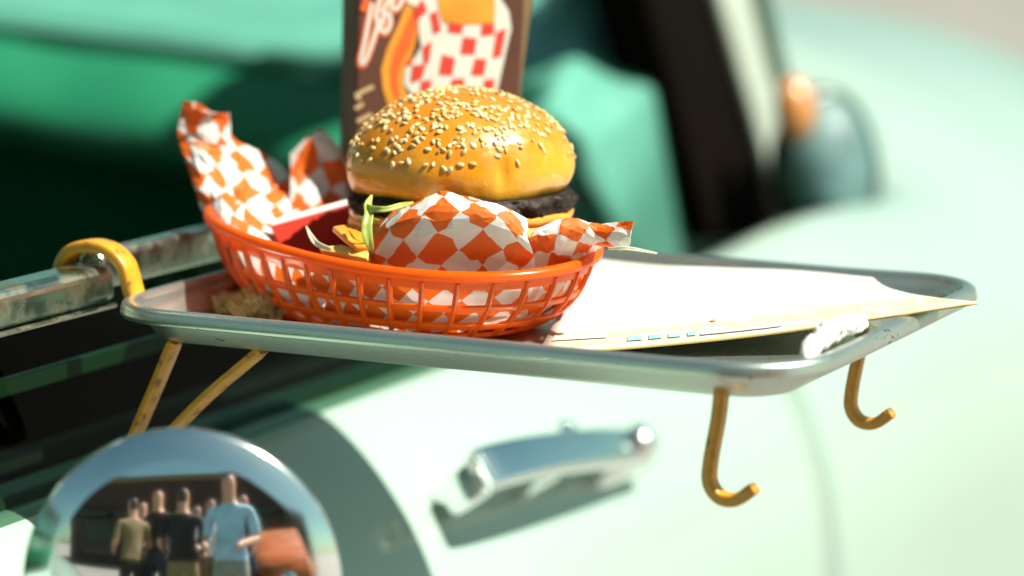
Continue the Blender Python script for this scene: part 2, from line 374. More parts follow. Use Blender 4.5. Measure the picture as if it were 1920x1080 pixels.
# rear pillar with its bright strip, roof and rear glass (the roof is above the frame)
def plank(name, a, b, c, d, th, m, parent, bv=.006):    # thick quad
    P = [Vector(p) for p in (a, b, c, d)]; n = (P[1]-P[0]).cross(P[3]-P[0]).normalized()*th
    o = obj(name, P+[p-n for p in P], [(0,1,2,3),(7,6,5,4),(0,4,5,1),(1,5,6,2),(2,6,7,3),(3,7,4,0)], m, parent, smooth=False)
    fix_normals(o); return bevel(o, bv, 3) if bv else o
def px_on_x(px, py, x):
    r = FW+RT*((px-960)/FPX)-UP*((py-540)/FPX); return CAM+r*((x-CAM.x)/r.x)
pa, pb, pc, pd = px_on_x(1335,450,-.31), px_on_x(1500,450,-.31), px_on_x(1345,-60,-.33), px_on_x(1195,-60,-.33)
k_ = 2.2
plank('rear_pillar', pa, pb, pb+(pc-pb)*k_, pa+(pd-pa)*k_, .05, M['pillar'], car, .01)
sa, sb, sc_, sd = px_on_x(1478,440,-.300), px_on_x(1524,440,-.300), px_on_x(1412,0,-.318), px_on_x(1352,0,-.318)
plank('pillar_strip', sa, sb, sb+(sc_-sb)*k_, sa+(sd-sa)*k_, .012, M['stripmetal'], car, .005)
ta, tb, tc_, td = px_on_x(1526,425,-.303), px_on_x(1552,425,-.303), px_on_x(1448,0,-.321), px_on_x(1416,0,-.321)
plank('pillar_seal', ta, tb, tb+(tc_-tb)*k_, ta+(td-ta)*k_, .02, M['trimdark'], car, .005)
zr = (pa+(pd-pa)*k_).z; yr = (pa+(pd-pa)*k_).y
boxm('roof', (-1.66,-.55,zr-.01), (-.40,yr+.02,zr+.04), M['paint'], car, .02)
# tail lamp pod behind the pillar
lc = at(1558,318,2.5); ax = (CAM-lc).normalized()*.75+Vector((.5,.1,.1)); ax.normalize()
def oval(p, a): return Vector((p.x*.98, p.y*1.45, p.z))
lamp = lathe('tail_lamp', [(0,-.03),(.046,-.03),(.052,-.01),(.05,.004),(.044,.006)], M['trimdark'], car, 40, lc, ax, oval)
lathe('lens', [(.0435,.004),(.036,.016),(.02,.024),(0,.027)], M['lens'], lamp, 32, lc, ax, oval)
am = at(1492,205,2.46); lathe('amber_insert', [(0,-.012),(.016,-.01),(.020,.0),(.014,.010),(0,.013)], M['amber'], lamp, 20, am, ax, oval)

# door handle
h1, h2 = px_on_x(898,886,-.098), px_on_x(1196,846,-.106)
hd = (h2-h1).normalized(); hn = Vector((.78, 0, .63)); hn = (hn-hd*hn.dot(hd)).normalized(); hs = hd.cross(hn)
handle = bar('handle', [h1, h1+hd*.02+hn*.006, h1+hd*.07+hn*.010, h1+hd*.15+hn*.010, h1+hd*.21+hn*.006, h2], hs, .026, .013, M['chrome'], door, 50, 10)
bar('handle_mount', [h1+hd*.016+hn*.004, h1+hd*.016-hn*.014, h1+hd*.020-hn*.040], hd, .020, .022, M['chrome'], door, 14)
bar('handle_mount', [h2-hd*.022+hn*.006, h2-hd*.022-hn*.014, h2-hd*.022-hn*.045], hd, .050, .030, M['chrome'], door, 14)
bar('grip_lever', [h1+hd*.105+hn*.006, h1+hd*.105-hn*.010, h1+hd*.112-hn*.038], hd, .030, .020, M['chrome'], door, 14)
lathe('push_button', [(0,.0),(.011,0),(.012,.003),(.010,.010),(0,.012)], M['chrome'], door, 24, h2-hd*.02+hn*.010, hn)
def on_door(px, py):        # where the line of sight meets the door skin
    for q in range(400):
        p = px_on_x(px, py, -.04-.18*q/400)
        for (x0, z0), (x1, z1) in zip(DOOR[1:], DOOR[2:]):
            if x0 <= p.x <= x1 and p.z <= z0+(z1-z0)*(p.x-x0)/(x1-x0): return p
    return p
lathe('lock_cylinder', [(0,.0),(.009,0),(.010,.003),(.007,.006),(0,.007)], M['chrome'], door, 24, on_door(1062,815), Vector((.66,0,.75)))

# round chrome mirror head, seen from its domed back
mc = at(342,1097,1.2); toC = (CAM-mc); maz = Vector((toC.x-.10, toC.y-.05, .04)).normalized()
mir = lathe('mirror', [(0,-.045),(.03,-.04),(.052,-.026),(.064,-.010),(.0672,-.002),(.0668,.0012),(.0655,.0022),(.0560,.0072),(.0548,.0076)], M['satin'], car, 128, mc, maz)
Rm = .20; lathe('domed_plate', [(.0548,.0074)]+[(r, .0074+math.sqrt(Rm*Rm-r*r)-math.sqrt(Rm*Rm-.0548**2)) for r in [.0548*(1-i/24) for i in range(1, 25)]], M['chrome'], mir, 128, mc, maz)
bar('mirror_stalk', [mc-maz*.035, mc-maz*.05+Vector((-.01,.005,-.06)), Vector((-.07,-.20,-.24)), Vector((-.10,-.20,-.25))], (0,1,0), .016, .016, M['chrome'], mir, 30)
adopt(car)

# ================================================================== TRAY
tray = empty('serving_tray', (.024, 0, -.02), 'dull aluminium drive-in tray with yellow hooks hung on the car window', 'tray')
TX, TY, HX, HY = .024, .0, .186, .141
def rrect(hx, hy, r, n=14):
    P = []
    for cx, cy, a0 in ((hx-r, hy-r, 0), (-hx+r, hy-r, 90), (-hx+r, -hy+r, 180), (hx-r, -hy+r, 270)):
        for i in range(n+1):
            a = math.radians(a0+90*i/n); P.append((cx+r*math.cos(a), cy+r*math.sin(a)))
    # extra points on the straight sides so that they can sag
    Q = []
    for i, p in enumerate(P):
        q = P[(i+1) % len(P)]; d = math.hypot(q[0]-p[0], q[1]-p[1]); k = max(1, int(d/.02))
        Q += [(p[0]+(q[0]-p[0])*j/k, p[1]+(q[1]-p[1])*j/k) for j in range(k)] if d > .03 else [p]
    return Q
def loft(name, prof, m, parent, cap0=False):
    V = []; nn = None; base = None
    for ins, z in prof:
        # same parameter count for every ring: build the outer ring once, shrink it towards the corner centres
        ring = rrect(HX, HY, .046); nn = len(ring)
        for x, y in ring:
            cx = max(-HX+.046, min(HX-.046, x)); cy = max(-HY+.046, min(HY-.046, y)); dx, dy = x-cx, y-cy; L = math.hypot(dx, dy)
            f = (L-ins)/L
            wob = .0007*noise.noise(Vector((x*14, y*14, 3)))
            V.append((TX+cx+dx*f, TY+cy+dy*f, z+wob))
    k = len(prof); f = []
    for i in range(k-1):
        for j in range(nn): f.append((i*nn+j, i*nn+(j+1) % nn, (i+1)*nn+(j+1) % nn, (i+1)*nn+j))
    if cap0: f.append(tuple(range(nn))); 
    o = fix_normals(obj(name, V, f, m, parent)); return o
solid(loft('pan', [(.030,-.0185),(.026,-.0187),(.021,-.0175),(.017,-.0145),(.012,-.008),(.0085,-.0025)], M['tray'], tray, True), .001, 0)
rim = [(.0088,-.0026)]
for i in range(9):
    a = math.pi-math.pi*i/8; rim.append((.0045-.0038*math.cos(math.pi-a)*-1 if False else .0045+.004*math.cos(math.pi-a), -.0022+.0030*math.sin(a)))
rim += [(.0002,-.0040),(.0000,-.0058),(.0010,-.0068),(.0042,-.0073),(.0098,-.0066)]
loft('rim', rim, M['tray'], tray)

Y1, Y2 = -.098, .085
for yy in (Y1, Y2):
    bar('window_hook', [(-.158,yy,-.010),(-.1625,yy,.004),(-.1655,yy,.0135),(-.174,yy,.0205),(-.186,yy,.0222),(-.198,yy,.0185),(-.2045,yy,.007),(-.2045,yy,-.012)], (0,1,0), .0125, .0060, M['yellow'], tray, 60)
for yy, bz in ((-.112, 1), (.085, .66)):
    bar('brace', [(x, yy, -.0195+(z+.0195)*bz) for x, z in ((-.128,-.0195),(-.138,-.040),(-.152,-.068),(-.1545,-.0765),(-.148,-.079),(-.136,-.070),(-.110,-.0455),(-.078,-.0195))], (0,1,0), .0085, .0052, M['yellow'], tray, 70)
for yy in (-.122, .058):
    bar('end_hook', [(.1655,yy,-.0135),(.1640,yy,-.028),(.1605,yy,-.048),(.1605,yy,-.0575),(.1655,yy,-.0635),(.1735,yy,-.0635),(.1815,yy,-.0575)], (0,1,0), .0075, .0058, M['yellow'], tray, 60)
for yy in (-.085, .05): bar('runner', [(-.12,yy,-.0215),(.0,yy,-.0215),(.16,yy,-.0215)], (0,1,0), .008, .005, M['yellow'], tray, 20)
adopt(tray)

# ================================================================== BASKET
BX, BY, BZ, BR, BP, BQ = -.0609, -.0076, .0285, -.3635, -.0674, .0367
FLOOR = -.0172
BPROF = [(1.0, 1.0), (.99, .86), (.965, .66), (.92, .45), (.855, .26), (.77, .10), (.69, .02), (.62, 0)]   # (scale, height) down the wall
def bpt(t, s, h, out=0):
    a, b = .1158*s+out, .0755*s+out; ct, st = math.cos(t), math.sin(t)
    x = a*math.copysign(abs(ct)**(2/2.2), ct); y = b*math.copysign(abs(st)**(2/2.2), st)
    z = FLOOR+(BP*x+BQ*y+BZ-FLOOR)*h
    return Vector((BX+x*math.cos(BR)-y*math.sin(BR), BY+x*math.sin(BR)+y*math.cos(BR), z))
def bprof(h):       # scale at height h
    for (s0, h0), (s1, h1) in zip(BPROF, BPROF[1:]):
        if h <= h0 and h >= h1: return s1+(s0-s1)*((h-h1)/(h0-h1))**.9
    return .62
basket = empty('food_basket', (BX, BY, FLOOR), 'oval orange plastic basket with open lattice sides holding the burger', 'basket')
NC = 36
# equal arc-length parameters
tt = [2*math.pi*i/2000 for i in range(2001)]; arc = [0]
for i in range(2000): arc.append(arc[-1]+(bpt(tt[i+1], 1, 1)-bpt(tt[i], 1, 1)).length)
def tpar(f):
    s = (f % 1)*arc[-1]; lo, hi = 0, 2000
    while hi-lo > 1:
        m_ = (lo+hi)//2
        if arc[m_] <= s: lo = m_
        else: hi = m_
    return tt[lo]+(tt[hi]-tt[lo])*(s-arc[lo])/(arc[hi]-arc[lo])
US = []
for c in range(NC):
    US += [(c+.0)/NC, (c+.18)/NC, (c+.46)/NC, (c+.74)/NC]
HS = [.985, .88, .78, .70, .62, .55, .47, .42, .34, .28, .20, .16, .08, .04, 0]
HOLE_ROWS = {(.78,.70),(.70,.62),(.62,.55),(.47,.42),(.42,.34),(.34,.28),(.20,.16),(.16,.08)}
V = [bpt(tpar(u), bprof(h), h) for u in US for h in HS]; nh = len(HS); f = []
for i in range(len(US)):
    for j in range(nh-1):
        if (HS[j], HS[j+1]) in HOLE_ROWS and i % 4 in (1, 2, 3): continue
        a, b = i*nh+j, ((i+1) % len(US))*nh+j; f.append((a, b, b+1, a+1))
wall = obj('wall', V, f, M['basket'], basket); solid(wall, .0019, 0); bevel(wall, .0004, 2)
f2 = []; V2 = [bpt(tpar(u), .62, 0)+Vector((0, 0, .0002)) for u in US]; obj('base', V2, [tuple(range(len(V2)))], M['basket'], basket, smooth=False)
sec = [(-.0016,-.0030),(-.0018,-.0004),(-.0008,.0010),(.0012,.0014),(.0032,.0008),(.0042,-.0010),(.0040,-.0032),(.0030,-.0036),(.0024,-.0018),(.0008,-.0012)]
V = []
for u in US:
    t = tpar(u)
    for o_, z_ in sec: V.append(bpt(t, 1, 1, o_)+Vector((0, 0, z_)))
obj('rim', V, grid_faces(len(US), len(sec), True, True), M['basket'], basket)
# upright ribs between the openings
for c in range(NC):
    u = (c+.09)/NC; V = []
    for h in (.86, .74, .6, .46, .34, .2, .08):
        t = tpar(u); p = bpt(t, bprof(h), h, .0012); q = bpt(tpar(u+.05/NC), bprof(h), h, .0012); r_ = bpt(tpar(u-.05/NC), bprof(h), h, .0012); cen = Vector((BX, BY, p.z)); nrm = (p-cen).normalized()
        V += [r_-nrm*.001, r_+nrm*.0007, q+nrm*.0007, q-nrm*.001]
    obj('rib', V, grid_faces(7, 4, False, True), M['basket'], basket)
adopt(basket)

# ================================================================== CHECKED PAPER
paper = empty('checked_paper', (BX, BY, FLOOR+.002), 'crumpled orange and white checked paper lining the orange basket', 'food paper')
V, UV = [], []; nu, hs = 120, [.93-.062*i for i in range(15)]+[.03]
for i in range(nu):
    t = tpar(i/nu)
    for j, h in enumerate(hs):
        s = bprof(max(h, 0)); p = bpt(t, s, h, -.0032); cen = Vector((BX, BY, p.z))
        k = noise.noise(Vector((math.cos(t)*5, math.sin(t)*5, h*3)))
        p += (cen-p).normalized()*(.0016+.0022*abs(k)+.0012*(1-h)); p.z += .0014
        V.append(p); x, y = i/nu*arc[-1]/.0125, h*.047/.0125
        UV.append((x*.77-y*.64+60, x*.64+y*.77+60))
nh = len(hs); f = grid_faces(nu, nh, True, False)
lin = obj('lining', V, f, M['paper'], paper, uvs=UV)
# standing flap in front of the burger, folded over at the top
def A(*r): return [at(*q) for q in r]
sheet('front_flap', [
    A((672,520,1.3880),(735,530,1.3780),(800,535,1.3700),(870,536,1.3680),(940,533,1.3680),(1003,528,1.3720)),
    A((688,478,1.3780),(742,462,1.3640),(810,452,1.3560),(880,452,1.3540),(945,462,1.3540),(1000,478,1.3590)),
    A((706,436,1.376),(752,412,1.360),(820,398,1.352),(885,402,1.349),(945,416,1.349),(990,446,1.354)),
    A((738,392,1.384),(776,380,1.372),(830,359,1.362),(872,373,1.357),(938,386,1.356),(988,412,1.360)),
    A((746,400,1.392),(788,386,1.384),(838,366,1.374),(880,378,1.369),(936,394,1.367),(986,420,1.370))],
    M['paper'], paper, 19, 15, .0128, math.radians(40), .0008, 42, seed=1, off=(.2,.35))
sheet('back_fold', [
    A((860,420,1.366),(905,420,1.364),(950,425,1.363),(990,435,1.366)),
    A((856,385,1.367),(900,388,1.365),(948,398,1.364),(985,412,1.367)),
    A((852,366,1.370),(892,370,1.367),(925,384,1.366),(962,402,1.369))],
    M['paper'], paper, 11, 7, .0128, math.radians(25), .0010, 70, seed=5)
sheet('corner_flap', [
    A((985,535,1.3860),(1030,530,1.3880),(1070,520,1.3940),(1100,500,1.4040),(1120,486,1.4140)),
    A((990,478,1.3690),(1034,476,1.3710),(1070,474,1.3770),(1102,470,1.3870),(1122,468,1.3890)),
    A((996,440,1.3640),(1040,432,1.3650),(1080,440,1.3680),(1112,452,1.3720),(1146,466,1.3680)),
    A((1010,426,1.3680),(1044,413,1.3700),(1088,418,1.3700),(1124,440,1.3680),(1178,466,1.3560)),
    A((1022,432,1.374),(1052,417,1.376),(1092,416,1.376),(1126,424,1.370),(1184,444,1.350)),
    A((1034,446,1.382),(1064,430,1.386),(1096,424,1.386),(1132,418,1.376),(1187,414,1.354))],
    M['paper'], paper, 19, 17, .0122, math.radians(8), .0011, 70, seed=2, off=(.4, .1))
sheet('left_wing', [
    A((408,455,1.4590),(450,470,1.4500),(500,478,1.4520),(545,480,1.4640),(580,474,1.4840)),
    A((382,392,1.4890),(418,398,1.4680),(462,412,1.4700),(510,424,1.4840),(560,415,1.5140)),
    A((358,320,1.5020),(396,326,1.4960),(446,350,1.5040),(505,372,1.5190),(556,380,1.5390)),
    A((334,248,1.5040),(378,262,1.5060),(440,296,1.5240),(500,332,1.5390),(556,352,1.5540)),
    A((343,193,1.4960),(392,206,1.5020),(432,262,1.5320),(496,292,1.5500),(552,330,1.5640))],
    M['paper'], paper, 16, 16, .0142, math.radians(38), .0022, 48, seed=3)
sheet('wing_tip', [
    A((352,262,1.5035),(392,268,1.5045),(432,274,1.5210)),
    A((346,225,1.4980),(396,222,1.5020),(433,240,1.5200)),
    A((344,194,1.4950),(400,212,1.4990),(430,212,1.5140))],
    M['paper'], paper, 8, 8, .0142, math.radians(38), .0008, 60, seed=8, off=(.3,.6))
sheet('right_wing', [
    A((520,455,1.5160),(570,440,1.5200),(620,430,1.5230),(690,420,1.5260)),
    A((540,400,1.5230),(580,380,1.5260),(630,372,1.5340),(690,380,1.5340)),
    A((545,340,1.5300),(585,318,1.5340),(636,330,1.5360),(690,345,1.5360)),
    A((544,288,1.5320),(600,243,1.5320),(645,286,1.5380),(690,320,1.5400))],
    M['paper'], paper, 12, 12, .0150, math.radians(52), .0014, 50, seed=4, off=(.5,.2))
sheet('inner_fold', [
    A((400,420,1.470),(440,440,1.462),(490,448,1.462),(520,446,1.47)),
    A((410,382,1.488),(440,392,1.474),(480,410,1.472),(514,430,1.478)),
    A((424,356,1.504),(452,360,1.490),(484,380,1.486),(508,416,1.490))],
    M['paper'], paper, 10, 8, .0142, .3, .0014, 60, seed=9)
adopt(paper)

# red card standing in the basket
rc = empty('red_card_tray', tuple(at(590,500,1.50)), 'small red card tray with a white edge standing in the orange basket', 'card tray')
q = [at(505,424,1.465), at(672,378,1.490), at(690,520,1.475), at(560,520,1.45)]
plank('wall', *q, .0008, M['redcard'], rc, 0)
e0, e1 = q[0], q[1]; up_ = Vector((0, 0, .0022)); ou = Vector((.0016, -.0008, 0))
o = obj('edge', [e0-ou, e1-ou, e1-ou+up_, e0-ou+up_, e0+ou, e1+ou, e1+ou+up_, e0+ou+up_], [(0,1,2,3),(7,6,5,4),(0,4,5,1),(1,5,6,2),(2,6,7,3),(3,7,4,0)], M['whitecard'], rc, smooth=False); fix_normals(o); bevel(o, .0006)
adopt(rc)

# ================================================================== BURGER
bc = Vector((-.028, -.0025, 0))
burger = empty('cheeseburger', (bc.x, bc.y, FLOOR+.003), 'double cheeseburger with a glossy sesame seed bun standing in the basket', 'burger')
BUN = [(0.0000,0.0515),(0.0194,0.0505),(0.0329,0.0485),(0.0426,0.0470),(0.0486,0.0478),(0.0529,0.0512),(0.0550,0.0562),(0.0556,0.0625),(0.0544,0.0695),(0.0507,0.0768),(0.0445,0.0838),(0.0368,0.0896),(0.0276,0.0945),(0.0174,0.0980),(0.0077,0.0994),(0.0000,0.0998)]
PB = [Vector((r, 0, z)) for r, z in BUN]
def bun_r(t):
    p = crom(PB, t); return max(0, p.x), p.z
toc = Vector((CAM.x-bc.x, CAM.y-bc.y, 0)).normalized()
def bun_dis(p, a):
    d = Vector((math.cos(a), math.sin(a), 0)); q = Vector((p.x*16, p.y*16, p.z*16))
    k = noise.noise(q+Vector((2, 5, 1)))*.0036+noise.noise(q*2.6)*.0011+noise.noise(q*7)*.00025
    lat = d.dot(RT); fr = d.dot(toc)
    # lower edge of the bun: wavy, sinking a little over the middle of the front
    wv = math.exp(-((p.z-.048)/.006)**2)
    p = p+d*k*min(1, p.xy.length/.02)
    p.z += wv*(.0012*math.sin(3*a+1)+.0016*noise.noise(d*3.1)-.002*max(0, fr))
    # a dent and fold right of the middle
    dn = math.exp(-((lat-.42)/.035)**2)*max(0, fr)*math.exp(-((p.z-.062)/.007)**2)
    p -= d*dn*.0030
    dn = math.exp(-((lat+.10)/.10)**2)*max(0, fr)*math.exp(-((p.z-.055)/.004)**2); p -= d*dn*.0015
    return p
PROFB = [bun_r(i/47) for i in range(48)]
bun = lathe('top_bun', PROFB, M['bun'], burger, 120, tuple(bc), None, bun_dis)
# sesame seeds
sbm = bmesh.new(); bmesh.ops.create_icosphere(sbm, subdivisions=2, radius=1)
for v in sbm.verts:
    x = v.co.x; tp = 1-.42*max(0, x)**1.3
    v.co = Vector((x*.00188, v.co.y*.00120*tp, v.co.z*.00080*tp))
sme = bpy.data.meshes.new('seed'); sbm.to_mesh(sme); sbm.free(); sme.materials.append(M['seed'])
sme.polygons.foreach_set('use_smooth', [True]*len(sme.polygons))
bme = bun.data; seeds = []; polys = [p for p in bme.polygons]
areas = []; tot = 0
for p in polys:
    zc = p.center.z; lim = min(1, max(0, (zc-.0635-.006*p.center.normalized().dot(RT))/.017)); out = 1 if p.normal.z > .05 else 0
    dens = (lim**1.2+.02*(zc > .058))*out; tot += p.area*dens; areas.append(tot)
import bisect
tries = 0
while len(seeds) < 640 and tries < 30000:
    tries += 1
    p = polys[bisect.bisect(areas, random.random()*tot) % len(polys)]
    vs = [bme.vertices[i].co for i in p.vertices]; a, b = random.random(), random.random()
    if a+b > 1: a, b = 1-a, 1-b
    c = vs[0]+(vs[1]-vs[0])*a+(vs[-1]-vs[0])*b
    # seeds lie in loose clusters
    if noise.noise(c*70+Vector((4, 4, 4))) < -.05 and random.random() < .72: continue
    if any((c-s[0]).length < .0016 for s in seeds): continue
    seeds.append((c, p.normal.copy()))
seeds.sort(key=lambda s: -(s[1].dot((CAM-s[0]).normalized())))
rest_v, rest_f = [], []
for k, (c, nrm) in enumerate(seeds):
    sl_ = random.uniform(.78, 1.22); tilt = Vector((random.gauss(0, .25), random.gauss(0, .25), random.gauss(0, .25)))
    q = (nrm+tilt).normalized().to_track_quat('Z', 'Y').to_matrix() @ Matrix.Rotation(random.uniform(0, 6.28), 3, 'Z')
    T = Matrix.Translation(c+nrm*random.uniform(.0001,.0004)) @ (q @ Matrix.Diagonal((sl_, sl_*random.uniform(.85, 1.1), sl_))).to_4x4()
    if k < 300:
        o = bpy.data.objects.new('seed', sme); col.objects.link(o); o.parent = bun; o.matrix_basis = T
    else:
        b0 = len(rest_v); rest_v += [T @ v.co for v in sme.vertices]; rest_f += [tuple(b0+i for i in p.vertices) for p in sme.polygons]
tag(obj('seed_cover', rest_v, rest_f, M['seed'], bun), kind='stuff')
def rough(amp, sc_, ed=1):
    def f(p, a):
        d = Vector((math.cos(a), math.sin(a), 0)); r = p.xy.length; w_ = min(1, r/.05)**4
        n1 = noise.noise(Vector((p.x, p.y, p.z))*sc_)+.7*noise.noise(Vector((p.x, p.y, p.z*1.5))*sc_*2.3)+.5*noise.noise(p*sc_*5)
        return p+d*n1*amp*w_+Vector((0, 0, noise.noise(Vector((d.x*2.5, d.y*2.5, sc_)))*.0012*w_))
    return f
def disc(R_, z0, z1, k=10):
    h = (z1-z0)/2; m_ = (z0+z1)/2
    return [(0, z0), (R_*.6, z0)]+[(R_-h*.75+h*.75*math.cos(a), m_+h*math.sin(a)) for a in [-math.pi/2+math.pi*i/k for i in range(k+1)]]+[(R_*.6, z1), (0, z1)]
def off(dx, dy): return (bc.x+dx, bc.y+dy, 0)
lathe('patty', disc(.0568, .0395, .0490, 12), M['patty'], burger, 220, off(.0008, .0006), None, rough(.0027, 170))
lathe('cheese', disc(.0568, .0358, .0398, 6), M['cheese'], burger, 140, off(.0004, .0004), None, rough(.0013, 60))
lathe('middle_bun', disc(.0560, .0288, .0364, 10), M['crumb'], burger, 120, off(.0, .0), None, rough(.0008, 50))
lathe('patty', disc(.0556, .0195, .0292, 12), M['patty'], burger, 220, off(.0004, .0004), None, rough(.0027, 180))
lathe('cheese', disc(.0545, .0165, .0198, 6), M['cheese'], burger, 120, off(-.001, -.001), None, rough(.0018, 60))
lathe('bottom_bun', [(0,-.0125),(.038,-.0125),(.046,-.010),(.052,-.002),(.0535,.008),(.052,.0155),(.04,.0168),(0,.017)], M['crumb'], burger, 96, off(0, 0), None, rough(.0006, 50))
def ribbon(name, pts, wds, m, parent, th=.0004, n=30, side=None):
    P = [Vector(p) for p in pts]; V = []
    for i in range(n):
        c = crom(P, i/(n-1)); t = (crom(P, min(1, (i+1)/(n-1)))-crom(P, max(0, (i-1)/(n-1)))).normalized(); s = (side or t.cross(FW)); s = (s-t*s.dot(t)).normalized()
        w_ = crom([Vector((x, 0, 0)) for x in wds], i/(n-1)).x/2; b = t.cross(s)
        for k in (-1, -.4, .4, 1): V.append(c+s*w_*k+b*(abs(k)**2*w_*.45+noise.noise(c*300)*.0003))
    return solid(obj(name, V, grid_faces(n, 4), m, parent), th)
ribbon('lettuce_shred', A((697,366,1.379),(690,384,1.374),(692,400,1.371),(688,425,1.367),(690,448,1.365),(697,470,1.366)), [.001,.0035,.0042,.0050,.0048,.002], M['lettuce'], burger)
ribbon('lettuce_shred', A((682,382,1.376),(700,391,1.370),(725,392,1.369),(752,385,1.373),(775,380,1.378)), [.001,.0026,.0026,.0024,.001], M['lettuce'], burger)
ribbon('lettuce_shred', A((672,408,1.39),(690,412,1.378),(712,414,1.372)), [.001,.0026,.001], M['lettuce'], burger)
ribbon('onion_shred', A((1140,466,1.352),(1180,466,1.35),(1232,475,1.352)), [.001,.0016,.0006], M['onion'], burger)
adopt(burger)
for c in bun.children: c.matrix_parent_inverse = Matrix.Identity(4)

# scraps beside the burger
def scrap(name, pts, th, m, label, cat):
    P = [Vector(p) for p in pts]; c = sum(P, Vector())/len(P)
    n = len(P); N = (P[1]-P[0]).cross(P[-1]-P[0]).normalized()
    V = P+[p+N*th for p in P]; f = [tuple(range(n)), tuple(range(2*n-1, n-1, -1))]+[(i, (i+1) % n, n+(i+1) % n, n+i) for i in range(n)]
    o = obj(name, [v-c for v in V], f, m); fix_normals(o); o.location = c; bevel(o, .0008, 3); return tag(o, label, cat)
scrap('cheese_corner', A((624,424,1.395),(662,418,1.405),(692,432,1.40),(694,462,1.372),(668,462,1.372),(648,446,1.38)), .003, M['cheese'], 'folded corner of orange cheese hanging out beside the lower patty', 'cheese')
scrap('french_fry', A((596,462,1.385),(640,458,1.382),(690,470,1.372),(688,486,1.368),(640,476,1.376),(600,470,1.383)), .006, M['crumb'], 'golden fry lying in the basket under the cheese corner', 'french fry')
o = ribbon('onion_sliver', A((574,424,1.392),(584,444,1.385),(596,458,1.38),(622,468,1.374)), [.0006,.0022,.0026,.0016], M['onion'], None)
tag(o, 'pale onion sliver poking up beside the red card', 'onion')

# ================================================================== BROWN CARTON
F0, F1 = at(660,470,1.515), at(962,470,1.542)            # foot of the printed face, left and right
F0.z = F1.z = FLOOR-.001
G0, G1 = at(672,-150,1.515), at(992,-150,1.542)
nb = (F1-F0).cross(G0-F0).normalized()                    # towards the viewer
bk_ = -nb*.034
carton = empty('printed_carton', tuple((F0+F1)/2+bk_/2), 'brown printed carton with a checked burger picture standing behind the burger', 'carton')
def quad(name, P, m): return fix_normals(obj(name, P, [(0,1,2,3)], m, carton, smooth=False))
box = obj('box', [F0,F1,G1,G0,F0+bk_,F1+bk_,G1+bk_,G0+bk_], [(0,1,2,3),(7,6,5,4),(0,4,5,1),(1,5,6,2),(2,6,7,3),(3,7,4,0)], None, carton, smooth=False, mats=[M['brown'], M['kraft']], fm=[0,0,0,1,0,0])
fix_normals(box); bevel(box, .0016, 3)
def onface(px, py, lift):
    r = FW+RT*((px-960)/FPX)-UP*((py-540)/FPX); o_ = F0+nb*lift
    return CAM+r*((o_-CAM).dot(nb)/r.dot(nb))
def Z(x, y): return 600+x/4.32, y/4.32
def poly(name, pts, m, lift, par=carton):
    P = [onface(*Z(*p), lift) for p in pts]; return obj(name, P, [tuple(range(len(P)))], m, par, smooth=False)
poly('printed_bun', [(760,-160),(690,60),(620,230),(540,400),(495,560),(510,720),(550,860),(640,960),(760,960),(720,820),(690,700),(700,560),(760,400),(800,240),(820,60),(900,-160)], M['porange'], .0004)
poly('printed_bun_shade', [(760,60),(690,230),(610,400),(570,560),(580,700),(620,800),(650,780),(630,640),(660,520),(740,360),(790,200)], M['pdeep'], .0007)
pic = poly('printed_wrapper', [(740,-160),(700,20),(790,60),(800,250),(820,380),(760,480),(690,540),(680,680),(740,760),(760,960),(1400,960),(1440,720),(1510,400),(1550,230),(1530,90),(1470,0),(1440,-160)], M['pwhite'], .0009)
poly('printed_bun', [(930,-160),(965,90),(1000,185),(1180,200),(1415,185),(1420,60),(1400,-160)], M['porange'], .0012)
for q in ([(770,70),(830,-10),(870,90),(785,165)], [(890,110),(950,90),(982,245),(920,280)], [(1045,180),(1168,188),(1148,275),(1035,258)], [(1312,192),(1412,188),(1416,278),(1302,292)],
          [(1160,298),(1272,310),(1252,442),(1138,438)], [(1430,262),(1512,225),(1470,455),(1395,472)], [(830,385),(908,330),(885,500),(842,525)], [(990,440),(1097,470),(1072,612),(963,602)],
          [(1258,472),(1352,480),(1327,612),(1222,606)], [(750,530),(862,520),(822,640),(733,672)], [(820,655),(908,648),(892,740),(812,745)], [(1070,640),(1172,635),(1165,760),(1050,750)],
          [(1333,645),(1418,640),(1400,770),(1315,760)], [(700,500),(752,455),(747,522),(700,535)], [(905,770),(1040,765),(1030,880),(890,880)], [(1180,775),(1310,775),(1300,890),(1165,890)]):
    poly('printed_check', q, M['pred'], .0012)
poly('side_band', [(1600,-300),(1760,-300),(1590,960),(1440,960)], M['kraft'], .0004)
def stroke(name, pts, wd, m, lift):
    P = [Vector((*p, 0)) for p in pts]; n = 26; a_, b_ = [], []
    for i in range(n):
        c = crom(P, i/(n-1)); t = (crom(P, min(1, (i+1)/(n-1)))-crom(P, max(0, (i-1)/(n-1)))).normalized(); s = Vector((-t.y, t.x, 0))*wd/2
        a_.append(onface(*Z(c.x+s.x, c.y+s.y), lift)); b_.append(onface(*Z(c.x-s.x, c.y-s.y), lift))
    return obj(name, a_+b_, [(i, i+1, n+i+1, n+i) for i in range(n-1)], m, carton, smooth=False)
LET = [[(425,20),(400,140),(365,330),(335,470),(345,520),(385,455),(430,330),(470,190),(455,120)], [(470,60),(455,130),(480,200),(470,260)], [(510,-60),(480,20),(465,80)],
       [(480,220),(530,260),(570,190),(560,110),(520,130),(500,210)], [(500,110),(545,20),(600,-60)], [(560,60),(620,70),(665,0),(640,-60),(590,0),(580,70)], [(660,10),(700,-60),(740,-140)]]
for k, L in enumerate(LET):
    stroke('lettering_outline', [(x-6, y+14) for x, y in L], 60, M['pdeep'], .0005+.00002*k); stroke('lettering', L, 33, M['pwhite'], .0008+.00002*k)
